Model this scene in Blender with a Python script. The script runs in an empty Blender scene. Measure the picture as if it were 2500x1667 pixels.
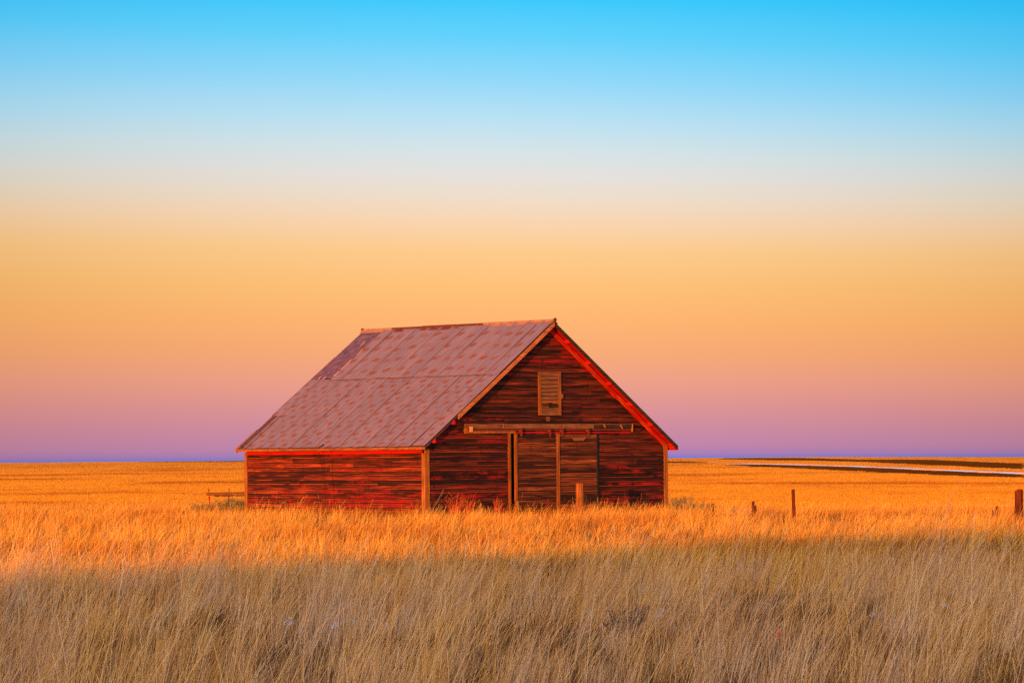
import bpy, bmesh, math, random
import numpy as np
from mathutils import Vector, Matrix, Euler, noise

R = math.radians
rng = random.Random(7)
nrng = np.random.default_rng(11)
scene = bpy.context.scene
COL = scene.collection
F_PX = 8474.6                      # focal length in pixels of a 2500 px wide frame
EYE = 1.8
EXPO = 1.0                         # exposed up for the last light

# ------------------------------------------------------------------ camera
cd = bpy.data.cameras.new('camera')
cam = bpy.data.objects.new('camera', cd)
COL.objects.link(cam)
cam.location = (0, 0, EYE)
cam.rotation_mode = 'QUATERNION'
ROLL = -0.0085146
cam.rotation_quaternion = (Matrix.Rotation(R(90), 3, 'X') @ Matrix.Rotation(ROLL, 3, 'Z')).to_quaternion()
cd.sensor_width = 36
cd.lens = F_PX / 2500 * 36
cd.shift_y = (1120.03 - 833.5) / 2500
cd.clip_start = 0.5
cd.clip_end = 40000
scene.camera = cam

# ------------------------------------------------------------------ light
SUN_EL = R(3.5)
TAN_E = math.tan(SUN_EL)
SH = (-0.404, -0.915)             # horizontal direction towards the sun (behind the camera, to the left)
sun_dir = Vector((SH[0] * math.cos(SUN_EL), SH[1] * math.cos(SUN_EL), math.sin(SUN_EL))).normalized()
sd = bpy.data.lights.new('sun', 'SUN')
sd.energy = 4.0
sd.angle = R(0.7)
sd.color = (1.0, 0.285, 0.012)
sun = bpy.data.objects.new('sun', sd)
COL.objects.link(sun)
sun.rotation_mode = 'QUATERNION'
sun.rotation_quaternion = sun_dir.to_track_quat('Z', 'Y')
sun.location = (-20, -45, 60)

def lin(c):
    return tuple((v / 255 / 12.92) if v / 255 <= .04045 else ((v / 255 + .055) / 1.055) ** 2.4 for v in c) + (1,)

world = bpy.data.worlds.new('World')
scene.world = world
world.use_nodes = True
wn, wl = world.node_tree.nodes, world.node_tree.links
wn.clear()

class NB:
    """tiny node helper"""
    def __init__(s, tree): s.t = tree; s.n = tree.nodes; s.l = tree.links
    def _in(s, node, i, v):
        if v is None: return
        if hasattr(v, 'is_linked') or isinstance(v, bpy.types.NodeSocket): s.l.new(v, node.inputs[i])
        else: node.inputs[i].default_value = v
    def math(s, op, a, b=None, c=None, clamp=False):
        n = s.n.new('ShaderNodeMath'); n.operation = op; n.use_clamp = clamp
        s._in(n, 0, a); s._in(n, 1, b); s._in(n, 2, c); return n.outputs[0]
    def vmath(s, op, a, b=None):
        n = s.n.new('ShaderNodeVectorMath'); n.operation = op
        s._in(n, 0, a); s._in(n, 1, b)
        return n.outputs['Value'] if op in ('DOT_PRODUCT', 'LENGTH') else n.outputs[0]
    def noise(s, vec, scale, detail=3, rough=.55, dist=0.0, col=False):
        n = s.n.new('ShaderNodeTexNoise'); s._in(n, 'Vector', vec)
        n.inputs['Scale'].default_value = scale; n.inputs['Detail'].default_value = detail
        n.inputs['Roughness'].default_value = rough; n.inputs['Distortion'].default_value = dist
        return n.outputs['Color'] if col else n.outputs[0]
    def ramp(s, fac, stops, interp='LINEAR'):
        n = s.n.new('ShaderNodeValToRGB'); n.color_ramp.interpolation = interp
        e = n.color_ramp.elements
        while len(e) < len(stops): e.new(.5)
        for i, (p, c) in enumerate(stops):
            e[i].position = p; e[i].color = c if len(c) == 4 else tuple(c) + (1,)
        s._in(n, 0, fac); return n.outputs[0]
    def mr(s, v, a, b, c=0, d=1, smooth=False):
        n = s.n.new('ShaderNodeMapRange'); n.clamp = True
        if smooth: n.interpolation_type = 'SMOOTHSTEP'
        s._in(n, 0, v)
        for i, x in enumerate((a, b, c, d)): s._in(n, i + 1, x)
        return n.outputs[0]
    def mix(s, f, a, b, mode='MIX'):
        n = s.n.new('ShaderNodeMix'); n.data_type = 'RGBA'; n.blend_type = mode
        s._in(n, 0, f)
        for i, v in ((6, a), (7, b)):
            if isinstance(v, tuple) and len(v) == 3: v = v + (1,)
            s._in(n, i, v)
        return n.outputs[2]
    def sep(s, v):
        n = s.n.new('ShaderNodeSeparateXYZ'); s._in(n, 0, v); return n.outputs
    def comb(s, x, y, z):
        n = s.n.new('ShaderNodeCombineXYZ'); s._in(n, 0, x); s._in(n, 1, y); s._in(n, 2, z); return n.outputs[0]
    def mapping(s, v, scale=(1, 1, 1), loc=(0, 0, 0)):
        n = s.n.new('ShaderNodeMapping'); s._in(n, 0, v)
        n.inputs['Scale'].default_value = scale; n.inputs['Location'].default_value = loc
        return n.outputs[0]

W = NB(world.node_tree)
tc = wn.new('ShaderNodeTexCoord').outputs['Generated']
dx, dy, dz = W.sep(tc)
el = W.math('MULTIPLY', W.math('ARCSINE', W.math('MAXIMUM', W.math('MINIMUM', dz, 1.0), -1.0)), 57.2958)
# the twilight bands dip slightly towards the right (north) side of the view
tilt = W.math('MULTIPLY', W.math('MULTIPLY', dx, W.mr(el, 0.3, 6.0, 0.0, 1.0)), 1.9)
el2 = W.math('ADD', W.math('ADD', el, W.math('MULTIPLY', W.math('MAXIMUM', dx, 0.0), .30)), tilt)
def sky_y(y): return (1120 - y) / F_PX * 57.2958
bands = [(1120, (108, 132, 214)), (1115, (132, 128, 206)), (1110, (168, 126, 184)), (1092, (192, 134, 174)),
         (1040, (209, 142, 161)), (985, (225, 151, 149)), (925, (239, 162, 136)), (860, (249, 171, 119)),
         (780, (255, 182, 114)), (700, (255, 193, 120)), (610, (254, 204, 142)), (540, (249, 214, 178)),
         (480, (239, 222, 204)), (425, (229, 226, 222)), (370, (214, 228, 232)), (300, (188, 226, 243)),
         (200, (146, 217, 250)), (100, (100, 210, 252)), (0, (60, 202, 252)), (-160, (34, 184, 248))]
MAXEL = 9.0
def expo(c): return tuple(v / 2 ** EXPO for v in lin(c)[:3]) + (1,)
stops = [(max(0, min(1, sky_y(y) / MAXEL)), expo(c)) for y, c in bands]
low = W.ramp(W.math('DIVIDE', el2, MAXEL), stops)
high = W.ramp(W.math('DIVIDE', W.math('SUBTRACT', el, 7.0), 83.0),
              [(0.0, expo((34, 184, 248))), (0.10, expo((120, 196, 246))), (0.35, (.56, .54, .68, 1)), (1.0, (.60, .52, .62, 1))])
dome = W.mix(W.mr(el, 7.0, 10.0, smooth=True), low, high)
# lens falloff put into the sky colour, dimmer towards the sides of the view
side = W.math('SUBTRACT', 1.0, W.math('MULTIPLY', W.math('MINIMUM', W.math('MULTIPLY', dx, dx), .03), 6.5))
sidec = W.comb(W.math('POWER', side, .95), W.math('POWER', side, 1.15), W.math('POWER', side, 1.7))
sidec = W.mix(W.mr(el, 3.6, 6.2, smooth=True), sidec, W.comb(W.math('POWER', side, 1.9), W.math('POWER', side, .95), W.math('POWER', side, .6)))
dome = W.mix(1.0, dome, sidec, 'MULTIPLY')
# after-glow round the setting sun, behind the camera
hl = W.math('SQRT', W.math('ADD', W.math('ADD', W.math('MULTIPLY', dx, dx), W.math('MULTIPLY', dy, dy)), 1e-6))
ca = W.math('DIVIDE', W.math('ADD', W.math('MULTIPLY', dx, SH[0]), W.math('MULTIPLY', dy, SH[1])), hl)
gl = W.mr(ca, 0.15, 1.0, smooth=True)
gl = W.math('MULTIPLY', gl, W.mr(el, 0.0, 62.0, 1.0, 0.0, smooth=True))
glow = W.ramp(W.math('DIVIDE', el, 60.0), [(0.0, (1.9, .80, .28, 1)), (0.25, (1.65, 1.06, .64, 1)), (1.0, (1.02, .82, .80, 1))])
sky = W.mix(gl, dome, glow)
below = W.mr(el, -0.6, -0.2)
sky = W.mix(below, (.30, .20, .12, 1), sky)
bg = wn.new('ShaderNodeBackground')
wl.new(sky, bg.inputs[0]); bg.inputs[1].default_value = 1.0
wl.new(bg.outputs[0], wn.new('ShaderNodeOutputWorld').inputs[0])

vs = scene.view_settings
vs.view_transform = 'Standard'; vs.look = 'None'; vs.exposure = EXPO; vs.gamma = 1.0
try: vs.use_curve_mapping = False
except Exception: pass
scene.cycles.use_denoising = False
scene.cycles.max_bounces = 6
scene.cycles.diffuse_bounces = 3
scene.cycles.transparent_max_bounces = 4

# ------------------------------------------------------------------ object helpers
def tag(o, label=None, cat=None, group=None, kind=None):
    if label: o['label'] = label
    if cat: o['category'] = cat
    if group: o['group'] = group
    if kind: o['kind'] = kind
    return o

def empty(name, loc=(0, 0, 0), rz=0.0):
    o = bpy.data.objects.new(name, None); COL.objects.link(o)
    o.location = loc; o.rotation_euler = (0, 0, rz); o.empty_display_size = .2
    return o

def link(name, me, mat, parent=None):
    o = bpy.data.objects.new(name, me); COL.objects.link(o)
    if mat is not None and not me.materials: me.materials.append(mat)
    if parent is not None: o.parent = parent
    return o

class MB:
    """collects vertices and faces for one mesh"""
    def __init__(s): s.v = []; s.f = []; s.uv = {}
    def add(s, vs_, fs):
        k = len(s.v); s.v += [tuple(p) for p in vs_]; s.f += [tuple(i + k for i in f) for f in fs]
    def box(s, x0, x1, y0, y1, z0, z1):
        s.add([(x0, y0, z0), (x1, y0, z0), (x1, y1, z0), (x0, y1, z0), (x0, y0, z1), (x1, y0, z1), (x1, y1, z1), (x0, y1, z1)],
              [(0, 3, 2, 1), (4, 5, 6, 7), (0, 1, 5, 4), (1, 2, 6, 5), (2, 3, 7, 6), (3, 0, 4, 7)])
    def prism(s, a, b):
        """two matching polygons a, b joined by quads"""
        n = len(a)
        s.add(list(a) + list(b), [tuple(range(n))[::-1], tuple(range(n, 2 * n))] +
              [(i, (i + 1) % n, n + (i + 1) % n, n + i) for i in range(n)])
    def tube(s, pts, rad, n=6, caps=True):
        rings = []
        for i, p in enumerate(pts):
            p = Vector(p)
            d = (Vector(pts[min(i + 1, len(pts) - 1)]) - Vector(pts[max(i - 1, 0)])).normalized()
            q = d.to_track_quat('Z', 'Y').to_matrix()
            r = rad[i] if isinstance(rad, (list, tuple)) else rad
            rings.append([p + q @ Vector((math.cos(t) * r, math.sin(t) * r, 0)) for t in [2 * math.pi * k / n for k in range(n)]])
        vs_ = [v for rg in rings for v in rg]; fs = []
        for i in range(len(rings) - 1):
            for k in range(n): fs.append((i * n + k, i * n + (k + 1) % n, (i + 1) * n + (k + 1) % n, (i + 1) * n + k))
        if caps: fs += [tuple(range(n))[::-1], tuple(range(len(vs_) - n, len(vs_)))]
        s.add(vs_, fs)
    def mesh(s, name, bevel=0.0, smooth=False):
        me = bpy.data.meshes.new(name); me.from_pydata(s.v, [], s.f); me.update()
        bm = bmesh.new(); bm.from_mesh(me); bmesh.ops.recalc_face_normals(bm, faces=bm.faces)
        if bevel: bmesh.ops.bevel(bm, geom=bm.edges, offset=bevel, segments=1, affect='EDGES')
        bm.to_mesh(me); bm.free()
        if smooth:
            for p in me.polygons: p.use_smooth = True
        return me
    def build(s, name, mat, parent=None, bevel=0.0, smooth=False):
        return link(name, s.mesh(name, bevel, smooth), mat, parent)

def new_mat(name):
    m = bpy.data.materials.new(name); m.use_nodes = True
    b = m.node_tree.nodes['Principled BSDF']
    b.inputs['Specular IOR Level'].default_value = 0.2
    return m, NB(m.node_tree), b

def bump(nb, b, h, strength=.4, dist=.01):
    n = nb.n.new('ShaderNodeBump'); n.inputs['Strength'].default_value = strength; n.inputs['Distance'].default_value = dist
    nb.l.new(h, n.inputs['Height']); nb.l.new(n.outputs[0], b.inputs['Normal'])

def coords(nb, which='Object'):
    return nb.n.new('ShaderNodeTexCoord').outputs[which]

# ------------------------------------------------------------------ materials
def siding_material(name, red=0.0, bare=(.19, .062, .022), dark=(.035, .010, .005), light=(.36, .13, .045)):
    m, nb, b = new_mat(name)
    co = coords(nb)
    x, y, z = nb.sep(co)
    rnd = nb.n.new('ShaderNodeObjectInfo').outputs['Random']
    off = nb.comb(nb.math('MULTIPLY', rnd, 37.0), nb.math('MULTIPLY', rnd, 11.0), nb.math('MULTIPLY', rnd, 5.0))
    v = nb.vmath('ADD', co, off)
    grain = nb.noise(nb.mapping(v, (1.1, 1.1, 34)), 1.0, 5, .6, .3)
    streak = nb.noise(nb.mapping(v, (.8, .8, 11)), 1.0, 4, .6)
    blotch = nb.noise(nb.mapping(v, (1.3, 1.3, 3.5)), 1.0, 4, .6)
    wood = nb.ramp(grain, [(.33, dark), (.52, bare), (.72, light)])
    r2 = nb.math('FRACT', nb.math('MULTIPLY', rnd, 7.31))
    tone = nb.math('ADD', .35, nb.math('MULTIPLY', nb.math('POWER', r2, 1.6), 1.9))
    wood = nb.mix(1.0, wood, nb.comb(tone, tone, tone), 'MULTIPLY')
    # weathered black streaks
    wood = nb.mix(nb.mr(streak, .52, .70, 0, .6), wood, dark)
    # worn, paler lower edge of every board
    fz = nb.math('FRACT', nb.math('DIVIDE', nb.math('ADD', z, -.004), .1334))
    edge_ = nb.math('MULTIPLY', nb.mr(fz, .10, .20, 1, 0), nb.mr(nb.noise(nb.mapping(v, (.9, .9, 5)), 1.0, 2, .5), .42, .56))
    wood = nb.mix(nb.math('MULTIPLY', edge_, .75), wood, tuple(min(1, k * 1.6) for k in light))
    # what is left of the red paint; more of it close under the roof
    rl = nb.math('SUBTRACT', nb.math('SUBTRACT', 5.917, nb.math('MULTIPLY', nb.math('ABSOLUTE', nb.math('SUBTRACT', x, 4.85)), .7336)), z)
    shelter = nb.mr(rl, .15, .75, .20, 0)
    low_right = nb.math('MULTIPLY', nb.mr(x, 6.7, 7.2), nb.mr(z, 1.25, 1.0, 0, .14))
    low_left = nb.math('MULTIPLY', nb.mr(z, 0.75, .6, 0, .10), nb.mr(x, 2.0, 3.3, 1.0, .5))
    top_mid = nb.math('MULTIPLY', nb.mr(nb.math('ABSOLUTE', nb.math('SUBTRACT', z, 4.88)), .3, .2, 0, .16), nb.mr(x, 3.9, 4.3))
    stud = nb.math('ABSOLUTE', nb.math('SUBTRACT', nb.math('FRACT', nb.math('DIVIDE', nb.math('ADD', nb.math('ADD', x, y), nb.math('MULTIPLY', grain, .05)), .61)), .5))
    studm = nb.mr(stud, .035, .09, 1, 0)
    sn = nb.noise(nb.mapping(co, (1.4, 1.4, 1.6), (3, 7, 1)), 1.0, 2, .5)
    bl = nb.noise(nb.mapping(co, (5, 5, 7.5), (1, 2, 3)), 1.0, 2, .5)
    studm = nb.math('MULTIPLY', nb.math('MULTIPLY', studm, nb.mr(sn, .47, .60)), nb.mr(bl, .46, .58))
    amt = nb.math('ADD', nb.math('ADD', shelter, low_right), nb.math('ADD', low_left, top_mid))
    amt = nb.math('ADD', amt, nb.math('ADD', red, nb.math('MULTIPLY', nb.math('SUBTRACT', rnd, .5), .30)))
    pm = nb.mr(nb.math('ADD', blotch, amt), .60, .70)
    pm = nb.math('MULTIPLY', pm, nb.mr(grain, .36, .5, .25, 1))
    pm = nb.math('MULTIPLY', pm, nb.math('SUBTRACT', 1.0, nb.math('MULTIPLY', studm, .95)))
    paint = nb.mix(nb.mr(grain, .4, .7), (.09, .002, .0015), (.31, .009, .003))
    c = nb.mix(pm, wood, paint)
    c = nb.mix(nb.math('MULTIPLY', studm, .6), c, (.012, .004, .003))
    nb.l.new(c, b.inputs['Base Color'])
    b.inputs['Roughness'].default_value = .85
    bump(nb, b, nb.math('ADD', grain, nb.math('MULTIPLY', streak, .5)), .5, .006)
    return m

def wood_material(name, c0, c1, c2, axis='Z', rough=.8, scale=1.0, bs=.4):
    m, nb, b = new_mat(name)
    co = coords(nb)
    rnd = nb.n.new('ShaderNodeObjectInfo').outputs['Random']
    v = nb.vmath('ADD', co, nb.comb(nb.math('MULTIPLY', rnd, 31.0), nb.math('MULTIPLY', rnd, 17.0), rnd))
    sc = {'X': (1.2, 40, 40), 'Y': (40, 1.2, 40), 'Z': (40, 40, 1.2), 'H': (1.5, 1.5, 45)}[axis]
    g = nb.noise(nb.mapping(v, tuple(k * scale for k in sc)), 1.0, 4, .65, .2)
    l = nb.noise(v, 2.6, 3, .6)
    c = nb.ramp(g, [(.32, c0), (.5, c1), (.7, c2)])
    t = nb.mr(l, .3, .7, .7, 1.15)
    c = nb.mix(1.0, c, nb.comb(t, t, t), 'MULTIPLY')
    nb.l.new(c, b.inputs['Base Color']); b.inputs['Roughness'].default_value = rough
    bump(nb, b, g, bs, .006)
    return m

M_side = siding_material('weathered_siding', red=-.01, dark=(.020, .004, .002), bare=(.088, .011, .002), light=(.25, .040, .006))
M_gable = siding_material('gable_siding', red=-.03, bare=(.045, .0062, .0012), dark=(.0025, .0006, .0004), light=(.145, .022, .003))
M_door = siding_material('door_siding', red=-.14, bare=(.080, .018, .003), dark=(.005, .0013, .0006), light=(.20, .050, .008))
M_trim = wood_material('bare_trim', (.10, .030, .005), (.26, .086, .010), (.41, .155, .024))
M_trim_mid = wood_material('weathered_trim', (.07, .020, .003), (.20, .064, .008), (.36, .120, .018))
M_trim_dull = wood_material('dull_trim', (.07, .025, .008), (.17, .065, .018), (.30, .12, .035), 'H')
M_fascia = wood_material('fascia_wood', (.07, .025, .008), (.20, .07, .02), (.38, .12, .03), 'H')
M_barge = wood_material('barge_wood', (.22, .07, .018), (.42, .14, .035), (.55, .19, .05), 'H')
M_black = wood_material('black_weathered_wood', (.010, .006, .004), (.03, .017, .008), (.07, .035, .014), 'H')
M_red = wood_material('red_paint', (.24, .002, .001), (.40, .0035, .0015), (.50, .012, .004), 'H', .7, .8, .3)

def frieze_material():
    m, nb, b = new_mat('worn_red_frieze')
    co = coords(nb); x, y, z = nb.sep(co)
    # grain runs along the slope
    along = nb.math('ADD', nb.math('MULTIPLY', nb.math('ABSOLUTE', nb.math('SUBTRACT', x, 4.85)), .806), nb.math('MULTIPLY', z, -.59))
    across = nb.math('ADD', nb.math('MULTIPLY', nb.math('ABSOLUTE', nb.math('SUBTRACT', x, 4.85)), .59), nb.math('MULTIPLY', z, .806))
    v = nb.comb(along, y, nb.math('MULTIPLY', across, 22))
    g = nb.noise(v, 1.6, 4, .65)
    pm = nb.mr(g, .5, .62)
    c = nb.mix(pm, (.34, .004, .002), (.55, .09, .015))
    nb.l.new(c, b.inputs['Base Color']); b.inputs['Roughness'].default_value = .75
    return m
M_frieze = frieze_material()

def roof_material(name, lower):
    m, nb, b = new_mat(name)
    uvn = nb.n.new('ShaderNodeUVMap'); uvn.uv_map = 'UVMap'
    u, v, _ = nb.sep(uvn.outputs[0])
    oi = nb.n.new('ShaderNodeObjectInfo').outputs['Random']
    co = coords(nb)
    wob = nb.noise(co, 7.0, 3, .6, col=True)
    wx, wy, wz = nb.sep(wob)
    u2 = nb.math('ADD', u, nb.math('ADD', nb.math('MULTIPLY', nb.math('SUBTRACT', wx, .5), .12), nb.math('MULTIPLY', nb.math('SUBTRACT', nb.noise(co, 1.7, 1, .5), .5), .14)))
    v2 = nb.math('ADD', v, nb.math('ADD', nb.math('MULTIPLY', nb.math('SUBTRACT', wy, .5), .16), nb.math('MULTIPLY', oi, .3)))
    fade = nb.noise(nb.vmath('ADD', nb.mapping(co, (.9, .9, .9)), nb.comb(nb.math('MULTIPLY', oi, 9.), 0, 0)), 2.6, 2, .5)
    cols = [(.13, .0, .120), (.37, .5, .090)] if lower else [(.17, .0, .155)]
    sp = .52 if lower else .62
    total = None
    for k, (uc, ph, rad) in enumerate(cols):
        fv = nb.math('FRACT', nb.math('ADD', nb.math('DIVIDE', v2, sp), ph + .5))
        dv = nb.math('MULTIPLY', nb.math('SUBTRACT', fv, .5), sp)
        # rust washes down and to the left of the nail
        du = nb.math('SUBTRACT', u2, uc)
        du = nb.math('ADD', du, nb.math('MULTIPLY', dv, .35))
        d = nb.math('SQRT', nb.math('ADD', nb.math('POWER', nb.math('DIVIDE', du, 1.2), 2.0), nb.math('POWER', dv, 2.0)))
        s_ = nb.mr(d, rad * .35, rad * 1.05, 1, 0, smooth=True)
        total = s_ if total is None else nb.math('MAXIMUM', total, s_)
    strength = nb.mr(fade, .38, .52, .35, 1.0)
    rust = nb.math('MULTIPLY', total, strength)
    fine = nb.noise(co, 60, 2, .6)
    rust = nb.math('MULTIPLY', rust, nb.mr(fine, .3, .6, .7, 1))
    streak = nb.noise(nb.comb(nb.math('MULTIPLY', u, 9.0), nb.math('ADD', v, nb.math('MULTIPLY', oi, 20)), oi), 1.0, 3, .6)
    base = nb.ramp(streak, [(.3, (.115, .060, .058)), (.5, (.158, .083, .078)), (.75, (.195, .106, .100))])
    gritt = nb.mr(nb.noise(co, 35, 2, .7), .3, .7, .88, 1.1)
    tone = nb.math('MULTIPLY', nb.mr(oi, 0, 1, .93, 1.07), gritt)
    base = nb.mix(1.0, base, nb.comb(tone, tone, tone), 'MULTIPLY')
    c = nb.mix(rust, base, (.145, .030, .0003))
    nb.l.new(c, b.inputs['Base Color'])
    b.inputs['Metallic'].default_value = 0.0
    nb.l.new(nb.mr(rust, 0, 1, .55, .9), b.inputs['Roughness'])
    b.inputs['Specular IOR Level'].default_value = .35
    bump(nb, b, nb.noise(nb.mapping(co, (1, 1, 1)), 3.0, 3, .5), .35, .02)
    return m
M_roof_up = roof_material('galvanised_upper', False)
M_roof_lo = roof_material('galvanised_lower', True)

def simple(name, col, rough=.8, var=.25, scale=8.0, bs=.3):
    m, nb, b = new_mat(name)
    co = coords(nb); n = nb.noise(co, scale, 4, .6)
    t = nb.mr(n, .3, .7, 1 - var, 1 + var)
    nb.l.new(nb.mix(1.0, col, nb.comb(t, t, t), 'MULTIPLY'), b.inputs['Base Color'])
    b.inputs['Roughness'].default_value = rough
    bump(nb, b, n, bs, .01)
    return m
M_felt = simple('roofing_felt', (.10, .050, .072), .9, .5, 5.0)
M_felt_dark = simple('bitumen_felt', (.062, .028, .038), .9, .5, 18.0)
M_lath = simple('pale_lath', (.50, .20, .07), .8, .2)
M_dark = simple('dark_interior', (.010, .007, .006), .95)
M_cap = simple('ridge_metal', (.26, .12, .06), .6, .3, 6.0)
M_cap_rust = simple('rusty_ridge_metal', (.10, .02, .007), .8, .4, 9.0)
M_iron = simple('rusty_iron', (.12, .02, .012), .8, .4, 20.0)
M_wire = simple('dark_wire', (.008, .006, .006), .8)
M_post = wood_material('split_post_wood', (.05, .014, .004), (.27, .088, .015), (.44, .16, .035), 'Z', .9, 1.6, .8)
M_post_dark = wood_material('dark_post_wood', (.02, .005, .002), (.09, .016, .005), (.20, .036, .010), 'Z', .9, 1.0, .8)
M_snow = simple('old_snow', (.62, .60, .64), .8, .05, .02)
M_plough = None

def ground_material():
    m, nb, b = new_mat('prairie_soil')
    g = nb.n.new('ShaderNodeNewGeometry').outputs['Position']
    n1 = nb.noise(g, .35, 5, .6); n2 = nb.noise(g, 6.0, 4, .6)
    c = nb.mix(nb.mr(n1, .35, .65), (.20, .095, .03), (.34, .17, .05))
    c = nb.mix(nb.mr(n2, .4, .7, 0, .5), c, (.12, .055, .02))
    nb.l.new(c, b.inputs['Base Color']); b.inputs['Roughness'].default_value = .95
    b.inputs['Specular IOR Level'].default_value = 0.0
    bump(nb, b, n2, .6, .05)
    return m
M_ground = ground_material()

def plough_material():
    m, nb, b = new_mat('ploughed_soil')
    g = nb.n.new('ShaderNodeNewGeometry').outputs['Position']
    n = nb.noise(nb.mapping(g, (.02, .12, 1)), 1.0, 4, .6)
    w = nb.noise(nb.mapping(g, (.012, .05, 1), (5, 3, 0)), 1.0, 3, .6)
    c = nb.mix(nb.mr(n, .35, .65), (.085, .020, .002), (.15, .038, .004))
    c = nb.mix(nb.mr(w, .62, .68, 0, .5), c, (.4, .24, .2))
    nb.l.new(c, b.inputs['Base Color']); b.inputs['Roughness'].default_value = 1.0; b.inputs['Specular IOR Level'].default_value = 0.0
    return m
M_plough = plough_material()

def grass_material(name, near=True, grey_amt=.68, blue=1.0):
    m, nb, b = new_mat(name)
    at = nb.n.new('ShaderNodeAttribute'); at.attribute_name = 'tint'; at.attribute_type = 'GEOMETRY'
    tint = at.outputs['Fac']
    g = nb.n.new('ShaderNodeNewGeometry').outputs['Position']
    gx, gy, gz = nb.sep(g)
    flat = nb.comb(gx, gy, 0.0)
    big = nb.noise(nb.mapping(flat, (.16, .09, 1)), 1.0, 3, .6) if near else nb.noise(nb.mapping(flat, (.012, .010, 1)), 1.0, 5, .65)
    mid = nb.noise(nb.mapping(flat, (.9, .5, 1), (9, 4, 0)), 1.0, 3, .6) if near else nb.noise(nb.mapping(flat, (.06, .03, 1), (9, 4, 0)), 1.0, 4, .7)
    straw = nb.ramp(tint, [(0.0, (.10, .034, .006)), (.25, (.34, .15, .026)), (.65, (.70, .39, .085)), (1.0, (.88, .64, .30))])
    rust = nb.ramp(tint, [(0.0, (.07, .018, .003)), (.5, (.27, .085, .012)), (1.0, (.55, .23, .04))])
    grey = nb.ramp(tint, [(0.0, (.16, .09, .05)), (.5, (.50, .34, .23)), (1.0, (.80, .62, .50))])
    c = nb.mix(nb.mr(big, .50, .60, 0, .8), straw, rust)
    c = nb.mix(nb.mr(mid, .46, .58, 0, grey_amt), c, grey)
    if blue != 1.0: c = nb.mix(1.0, c, (1.0, .83, blue), 'MULTIPLY')  # sunlit orange put into the colour by taking out green and blue
    nb.l.new(c, b.inputs['Base Color']); b.inputs['Roughness'].default_value = .7
    b.inputs['Specular IOR Level'].default_value = .1
    tr = nb.n.new('ShaderNodeBsdfTranslucent'); nb.l.new(c, tr.inputs[0])
    mx = nb.n.new('ShaderNodeMixShader'); mx.inputs[0].default_value = .22
    nb.l.new(b.outputs[0], mx.inputs[1]); nb.l.new(tr.outputs[0], mx.inputs[2])
    out = [n for n in nb.n if n.type == 'OUTPUT_MATERIAL'][0]
    nb.l.new(mx.outputs[0], out.inputs[0])
    return m
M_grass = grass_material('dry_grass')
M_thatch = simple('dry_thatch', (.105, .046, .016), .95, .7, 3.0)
M_grass_lit = grass_material('sunlit_dry_grass', True, .15, .34)  # copy of the dry grass for the sunlit ground, low-sun tint in its colour
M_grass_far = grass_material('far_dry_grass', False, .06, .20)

# ------------------------------------------------------------------ terrain
def sstep(a, b, x):
    t = np.clip((x - a) / (b - a), 0, 1); return t * t * (3 - 2 * t)

def terrain(x, y):
    x = np.asarray(x, float); y = np.asarray(y, float)
    q = x / np.maximum(np.abs(y), 1)
    T = np.interp(q, [-.3, -.147, -.08, 0, .045, .0885, .147, .3], [1.9, 1.95, 2.12, 1.5, 1.12, 1.17, -.4, -2.5])
    edge = np.interp(x, [-12, 0, 5, 8, 14], [117, 117, 109, 99, 96])
    z = -3.4 * sstep(0, 110, y - edge) + (3.4 + T) * np.clip((y - 240) / 2560, 0, 1) - np.clip(y - 2800, 0, None) * .003
    z = z + .02 * np.sin(x * .31 + 1.3) * np.cos(y * .23) * sstep(400, 150, y)
    # low rise behind the camera: it keeps the last sun off the near grass
    u = x * .915 - y * .404 * 1.0
    u = x * (-SH[1]) + y * SH[0]
    s = x * SH[0] + y * SH[1]
    Hc = np.interp(u, [-60, -40, -33, -28, -26, -24.2, -22.6, -17.5, -8, 40, 90], [0, 1.6, 3.4, 5.6, 7.05, 8.2, 9.2, 10.2, 10.75, 11.0, 0])
    return z + Hc * np.exp(-((s - 85) / 20.0) ** 2)

def build_ground():
    ys = list(np.arange(-190, 0, 4.0)) + list(np.arange(0, 200, 8.0))
    y = 200.0
    while y < 22000: ys.append(y); y *= 1.07
    ys = np.array(ys); nc = 131
    c = np.linspace(-1, 1, nc)
    V = []; Fc = []
    for yy in ys:
        w = 150 + .5 * max(yy, 0)
        xs = c * w
        zs = terrain(xs, np.full(nc, yy))
        V += list(zip(xs.tolist(), [float(yy)] * nc, zs.tolist()))
    for i in range(len(ys) - 1):
        for k in range(nc - 1):
            a = i * nc + k; Fc.append((a, a + 1, a + nc + 1, a + nc))
    me = bpy.data.meshes.new('ground'); me.from_pydata(V, [], Fc)
    for p in me.polygons: p.use_smooth = True
    o = link('ground', me, M_ground); tag(o, kind='structure')
    return o
build_ground()

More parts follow.
